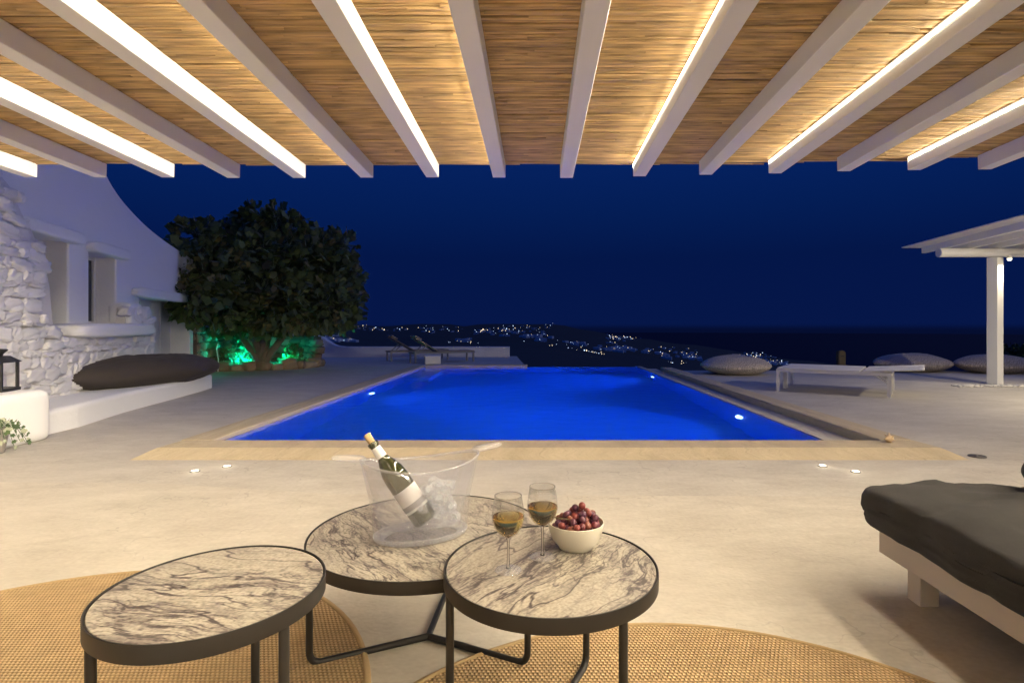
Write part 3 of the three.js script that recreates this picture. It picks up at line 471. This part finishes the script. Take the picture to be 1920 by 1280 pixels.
{ // ice bucket, bottle, ice
  const bx = -.387, bd = 1.87, y0 = TB[3] + .001, yaw = .38;
  const b = thing('ice_bucket', 'clear acrylic oval ice bucket with pointed handles', 'ice bucket', [bx, y0, -bd], yaw);
  const shell = (k, y0, pr) => { const g = lathe(pr, 72), p = g.attributes.position; for (let i = 0; i < p.count; i++) { const x = p.getX(i), z = p.getZ(i), y = p.getY(i), t = clamp((y - .12) / .13), sw = t * t; p.setX(i, x * (1 + .10 * sw)); p.setZ(i, z * .62); p.setY(i, y + sw * .035 * (Math.abs(x) / .19) ** 2); } g.computeVertexNormals(); return g; };
  part(b, 'outer_wall', shell(1, 0, [[0, .001], [.14, .001], [.153, .006], [.157, .02], [.166, .12], [.182, .235], [.184, .24], [.181, .242]]), M.acrylic);
  const solid = phys(.95, .95, .96, .06, { transmission: .84, thickness: 0, ior: 1.49 });
  part(b, 'rim', shell(1, 0, [[.179, .242], [.1775, .239], [.181, .2355], [.1855, .239], [.184, .2435], [.179, .242]]), solid);
  part(b, 'foot', shell(1, 0, [[.12, .0015], [.152, .0015], [.159, .012], [.159, .02], [.153, .022], [.146, .012], [.12, .0065], [.12, .0015]]), solid);
  part(b, 'inner_wall', shell(1, 0, [[0, .042], [.125, .042], [.138, .05], [.156, .13], [.176, .235], [.1805, .242]]), M.acrylic);
  for (const s of [-1, 1]) { const h = blob(.085, .02, .075, 2.6, 8), p = h.attributes.position; for (let i = 0; i < p.count; i++) { const x = p.getX(i) * s, t = clamp((x + .042) / .085); p.setZ(i, p.getZ(i) * (1 - t * .85)); p.setY(i, p.getY(i) + t * .012); } h.computeVertexNormals(); part(b, 'handle', h.scale(1.25, 1, 1.1).translate(s * .232, .276, 0), solid); }
  const gl = phys(.03, .034, .012, .06, { clearcoat: .6 }), bt = thing('wine_bottle', 'dark green wine bottle with cork leaning in the ice bucket', 'bottle', [bx + .018, y0 + .052, -bd + .005]);
  bt.rotation.set(.02, 0, .6); bt.scale.setScalar(1.08);
  part(bt, 'glass', lathe([[0, .012], [.02, .004], [.034, .003], [.037, .01], [.0375, .165], [.035, .19], [.024, .222], [.0155, .242], [.0145, .285], [.0165, .287], [.0165, .297], [.012, .298], [0, .298]], 40), gl);
  part(bt, 'label', lathe([[.0379, .05], [.0381, .05], [.0381, .125], [.0379, .125]], 40), std(.72, .71, .68, .7));
  part(bt, 'label_band', lathe([[.0382, .058], [.0384, .058], [.0384, .076], [.0382, .076]], 40), std(.3, .29, .3, .7));
  part(bt, 'neck_label', lathe([[.0152, .243], [.0158, .243], [.0152, .279], [.0148, .279]], 32), std(.78, .77, .75, .6));
  part(bt, 'cork', lathe([[0, .296], [.0105, .296], [.0115, .326], [.0105, .329], [0, .33]], 24), std(.60, .43, .22, .85));
  const ice = phys(.95, .96, .97, .14, { transmission: .76, thickness: 0, ior: 1.31 }), cy = Math.cos(yaw), sy = Math.sin(yaw);
  for (let i = 0; i < 24; i++) {
    const lv = Math.floor(i / 6), u = (lv > 2 ? .02 : .0) + (i % 6) * (lv > 2 ? .014 : .02) + rnd(-.012, .012), v = rnd(-.05, .05), h = .064 + lv * .03 + rnd(0, .012);
    single('ice_cube', 'clear melting ice cube heaped beside the bottle in the bucket', 'ice cube', blob(.038, .033, .036, 3.4, 6, .22, 2, i), ice, [bx + u * cy + v * sy, y0 + h, -bd - u * sy + v * cy], rnd(0, 3), 'ice cubes in the bucket').rotation.x = rnd(-.6, .6);
  }
}
function wineGlass(label, x, d) {
  const g = thing('wine_glass', label, 'wine glass', [x, TR[3] + .001, -d], 0, 'glasses of white wine');
  const inner = [[.004, .090], [.012, .0925], [.026, .103], [.037, .119], [.042, .137], [.0423, .144]];
  part(g, 'bowl', lathe([[.004, .088], [.0125, .0905], [.0272, .1015], [.0382, .118], [.0432, .137], [.0435, .150], [.041, .17], [.0365, .198], [.036, .2], [.0355, .1985], [.0402, .17]], 56), M.wineGlass);
  part(g, 'rim', new THREE.TorusGeometry(.0358, .0008, 8, 56).rotateX(Math.PI / 2).translate(0, .1995, 0), phys(1, 1, 1, .02, { transmission: 1, thickness: .002, ior: 1.5 }));
  part(g, 'stem', lathe([[.0001, .0885], [.0055, .088], [.0036, .078], [.0032, .04], [.0042, .012], [.007, .0065], [0, .006]], 32), phys(1, 1, 1, .02, { transmission: 1, thickness: .01, ior: 1.5 }));
  part(g, 'foot', lathe([[.0045, .0085], [.009, .0055], [.0345, .0022], [.036, .0012], [.0345, .0003]], 48), phys(.85, .85, .88, .05, { transmission: .82, thickness: 0, ior: 1.5 }));
  part(g, 'wine', lathe([[0, .0905], ...inner.map(([a, b]) => [a - .0008, b + .0006]), [.0415, .1452], [0, .145]], 48), phys(1, 1, 1, .01, { transmission: 1, thickness: .05, ior: 1.34, attenuationColor: new THREE.Color().setRGB(.93, .68, .1), attenuationDistance: .06 }));
}
wineGlass('glass of golden wine standing apart from the grape bowl', -.074, 1.476);
wineGlass('glass of golden wine touching the grape bowl', px2x(1017, 1.561), 1.561);
{
  const bx = .118, bd = 1.637, y = TR[3] + .001;
  const bowl = thing('bowl', 'small cream ceramic bowl full of red grapes', 'bowl', [bx, y, -bd]);
  part(bowl, 'body', lathe([[0, .004], [.04, .004], [.042, 0], [.05, 0], [.053, .006], [.07, .026], [.08, .055], [.0825, .074], [.081, .0755], [.079, .074], [.0765, .056], [.066, .028], [.048, .012], [0, .01]], 64), phys(.70, .66, .55, .35, { clearcoat: .3 }));
  const gr = thing('grape_bunch', 'bunch of red grapes heaped in the cream bowl', 'grapes', [bx, y, -bd]), cols = [[.15, .03, .04], [.10, .024, .045], [.20, .04, .035], [.075, .02, .045], [.22, .07, .05]].map(c => phys(...c, .42, { sheen: .35, sheenRoughness: .5, sheenColor: new THREE.Color().setRGB(.5, .4, .5) }));
  const gg = new THREE.SphereGeometry(.0105, 16, 12), done = [];
  for (let i = 0; i < 3000 && done.length < 78; i++) {
    const a = rnd(0, 6.28), r = .068 * Math.sqrt(rnd()), x = Math.cos(a) * r, z = Math.sin(a) * r, top = .074 + .052 * clamp(1 - Math.hypot(x - .012, z) / .07), h = .03 + (top - .03) * Math.sqrt(rnd());
    if (Math.hypot(x, z) > .064 + (h > .08 ? -.005 : 0) - (h < .06 ? .012 : 0)) continue; if (done.some(q => Math.hypot(q[0] - x, q[1] - h, q[2] - z) < .0172)) continue;
    done.push([x, h, z]); const m = part(gr, 'grape', gg, cols[Math.floor(rnd(0, 5))]); m.position.set(x, h, z); m.scale.set(1, rnd(1, 1.18), 1); m.rotation.set(rnd(-1, 1), 0, rnd(-1, 1));
  }
  part(gr, 'stalk', tube([[-.005, .08, .02], [-.03, .094, .035], [-.05, .096, .04], [-.066, .1, .038]], .0016, 14, 6), std(.12, .09, .04, .8));
}
{
  const g = thing('daybed', 'low pale wood daybed with a thick charcoal mattress', 'daybed', [1.45, .012, -2.345], .012);
  const W = 1.9, Ln = 2.2;
  part(g, 'side_rail', rbox(.035, .103, Ln, .004, .018, .188, Ln / 2), M.paleWood); part(g, 'side_rail', rbox(.035, .103, Ln, .004, W - .018, .188, Ln / 2), M.paleWood);
  part(g, 'end_rail', rbox(W - .072, .103, .035, .004, W / 2, .188, .02), M.paleWood); part(g, 'end_rail', rbox(W - .072, .103, .035, .004, W / 2, .188, Ln - .02), M.paleWood);
  part(g, 'platform', box(W - .075, .02, Ln - .08, W / 2, .215, Ln / 2), M.paleWood);
  for (const a of [.075, W - .075]) for (const b of [.16, Ln - .16]) part(g, 'leg', rbox(.075, .2, .075, .004, a, .1, b), M.paleWood);
  const mt = blob(W + .14, .2, Ln + .12, 22, 44, 0), p = mt.attributes.position;
  for (let i = 0; i < p.count; i++) { const x = p.getX(i), y = p.getY(i), z = p.getZ(i), e = Math.max(Math.abs(x) / W, Math.abs(z) / Ln) * 2; p.setXYZ(i, x + .06 * fbm(x * 2, y * 4, z * 3.2, 4) + (Math.abs(x) > W * .45 ? .05 * Math.abs(fbm(z * 5 + y * 6, y * 3, 7, 3)) : 0) - Math.sign(x) * .25 * y * y * e, y + (y > 0 ? .05 * fbm(x * 2.4, z * 2.4, 1, 4) - .03 * Math.max(0, .5 - 5 * Math.abs(fbm(x * 1.6 + z, z * 2.2 - x, 5, 3))) - .02 * e * e : -.0) + (y < 0 ? .012 * fbm(x * 3, z * 3, 4) : 0), z + .02 * fbm(x * 5, y * 4, z * 2, 3)); }
  mt.computeVertexNormals(); flatUV(mt); part(g, 'mattress', mt.translate(W / 2, .343, Ln / 2 - .005), M.charcoal);
  const c = mesh('pillow', flatUV(lens(.55, .2, .5, 9, .5)), M.charcoal); c.position.set(2.28, .52, -2.22); c.rotation.set(-.15, .3, .12); put(c, 'charcoal pillow lying on the daybed mattress', 'pillow');
}
// ---------- lights of the far town ----------
{
  const cl = [];                                                            // [px, row, spread px, spread rows, count]
  cl.push([1165, 634, 26, 5, 26], [1120, 671, 22, 5, 14], [1160, 656, 26, 4, 10], [1290, 668, 18, 6, 9], [1270, 688, 26, 4, 7], [1375, 671, 14, 3, 7], [1420, 668, 30, 6, 16], [1455, 682, 26, 6, 16], [1340, 648, 14, 8, 9], [1090, 655, 60, 14, 16], [930, 620, 50, 7, 18], [990, 628, 40, 14, 14], [880, 645, 30, 6, 6], [700, 616, 70, 8, 14], [625, 630, 18, 10, 9], [640, 641, 18, 4, 7], [800, 618, 50, 6, 9], [1020, 612, 50, 4, 6], [1600, 688, 16, 2, 4], [1625, 684, 14, 3, 3], [1785, 682, 10, 3, 5], [840, 648, 4, 1, 2], [1240, 665, 40, 12, 10]);
  const warm = emissive(2.4, 1.9, 1.2), cool = emissive(1.3, 1.75, 2.4), dim = emissive(.5, .62, .9), geo = new THREE.IcosahedronGeometry(1, 1), houses = [];
  const find = (px, row) => { const t = (px - CX) / F; for (let d = 380; d < FAR; d *= 1.012) { const y = CY + (EYE - terrain(t, d)) / F * 0 + (EYE - terrain(t, d)) * F / d; if (y <= row) return [t * d, terrain(t, d), d]; } return null; };
  for (const [px, row, sx, sy, n] of cl) for (let i = 0; i < n * 1.3; i++) {
    const q = find(px + (rnd() + rnd() - 1) * sx * 1.3, row + (rnd() + rnd() - 1) * sy * 1.3); if (!q) continue; const [x, y, d] = q; if (y < -149) continue;
    const s = d * rnd(.00025, .00065) * (rnd() < .12 ? 1.6 : 1), k = rnd(), m = mesh(numbered('distant_house_lamp'), geo, k < .52 ? warm : k < .8 ? cool : dim);
    m.position.set(x, y + s * 1.3 + 3, -d); m.scale.setScalar(s); m.castShadow = false; put(m, 'tiny bright lamp of a house on the dark far hillside', 'distant lamp', 'lamps of the far town on the hills');
    if (d > 700) for (let j = 0; j < 2; j++) houses.push([x + rnd(-14, 14) * d / 1200, d + rnd(-20, 20) * d / 1200]);
  }
  const im = new THREE.InstancedMesh(box(8, 4, 7, 0, 1.5, 0), std(.78, .78, .78, .9), houses.length);
  houses.forEach(([x, d], i) => im.setMatrixAt(i, new THREE.Matrix4().compose(V(x, terrain(x / d, d), -d), new THREE.Quaternion().setFromEuler(new THREE.Euler(0, rnd(0, 3), 0)), V(rnd(.6, 1.3), rnd(.7, 1.3), 1))));
  im.name = 'far_town_houses'; put(im, 'faint white houses scattered over the dark far hills', 'far town', null, 'stuff');
}
scene.traverse(o => { if (o.isMesh && o.name !== 'distant_house_lamp') o.castShadow = o.receiveShadow = true; });
renderer.render(scene, camera);
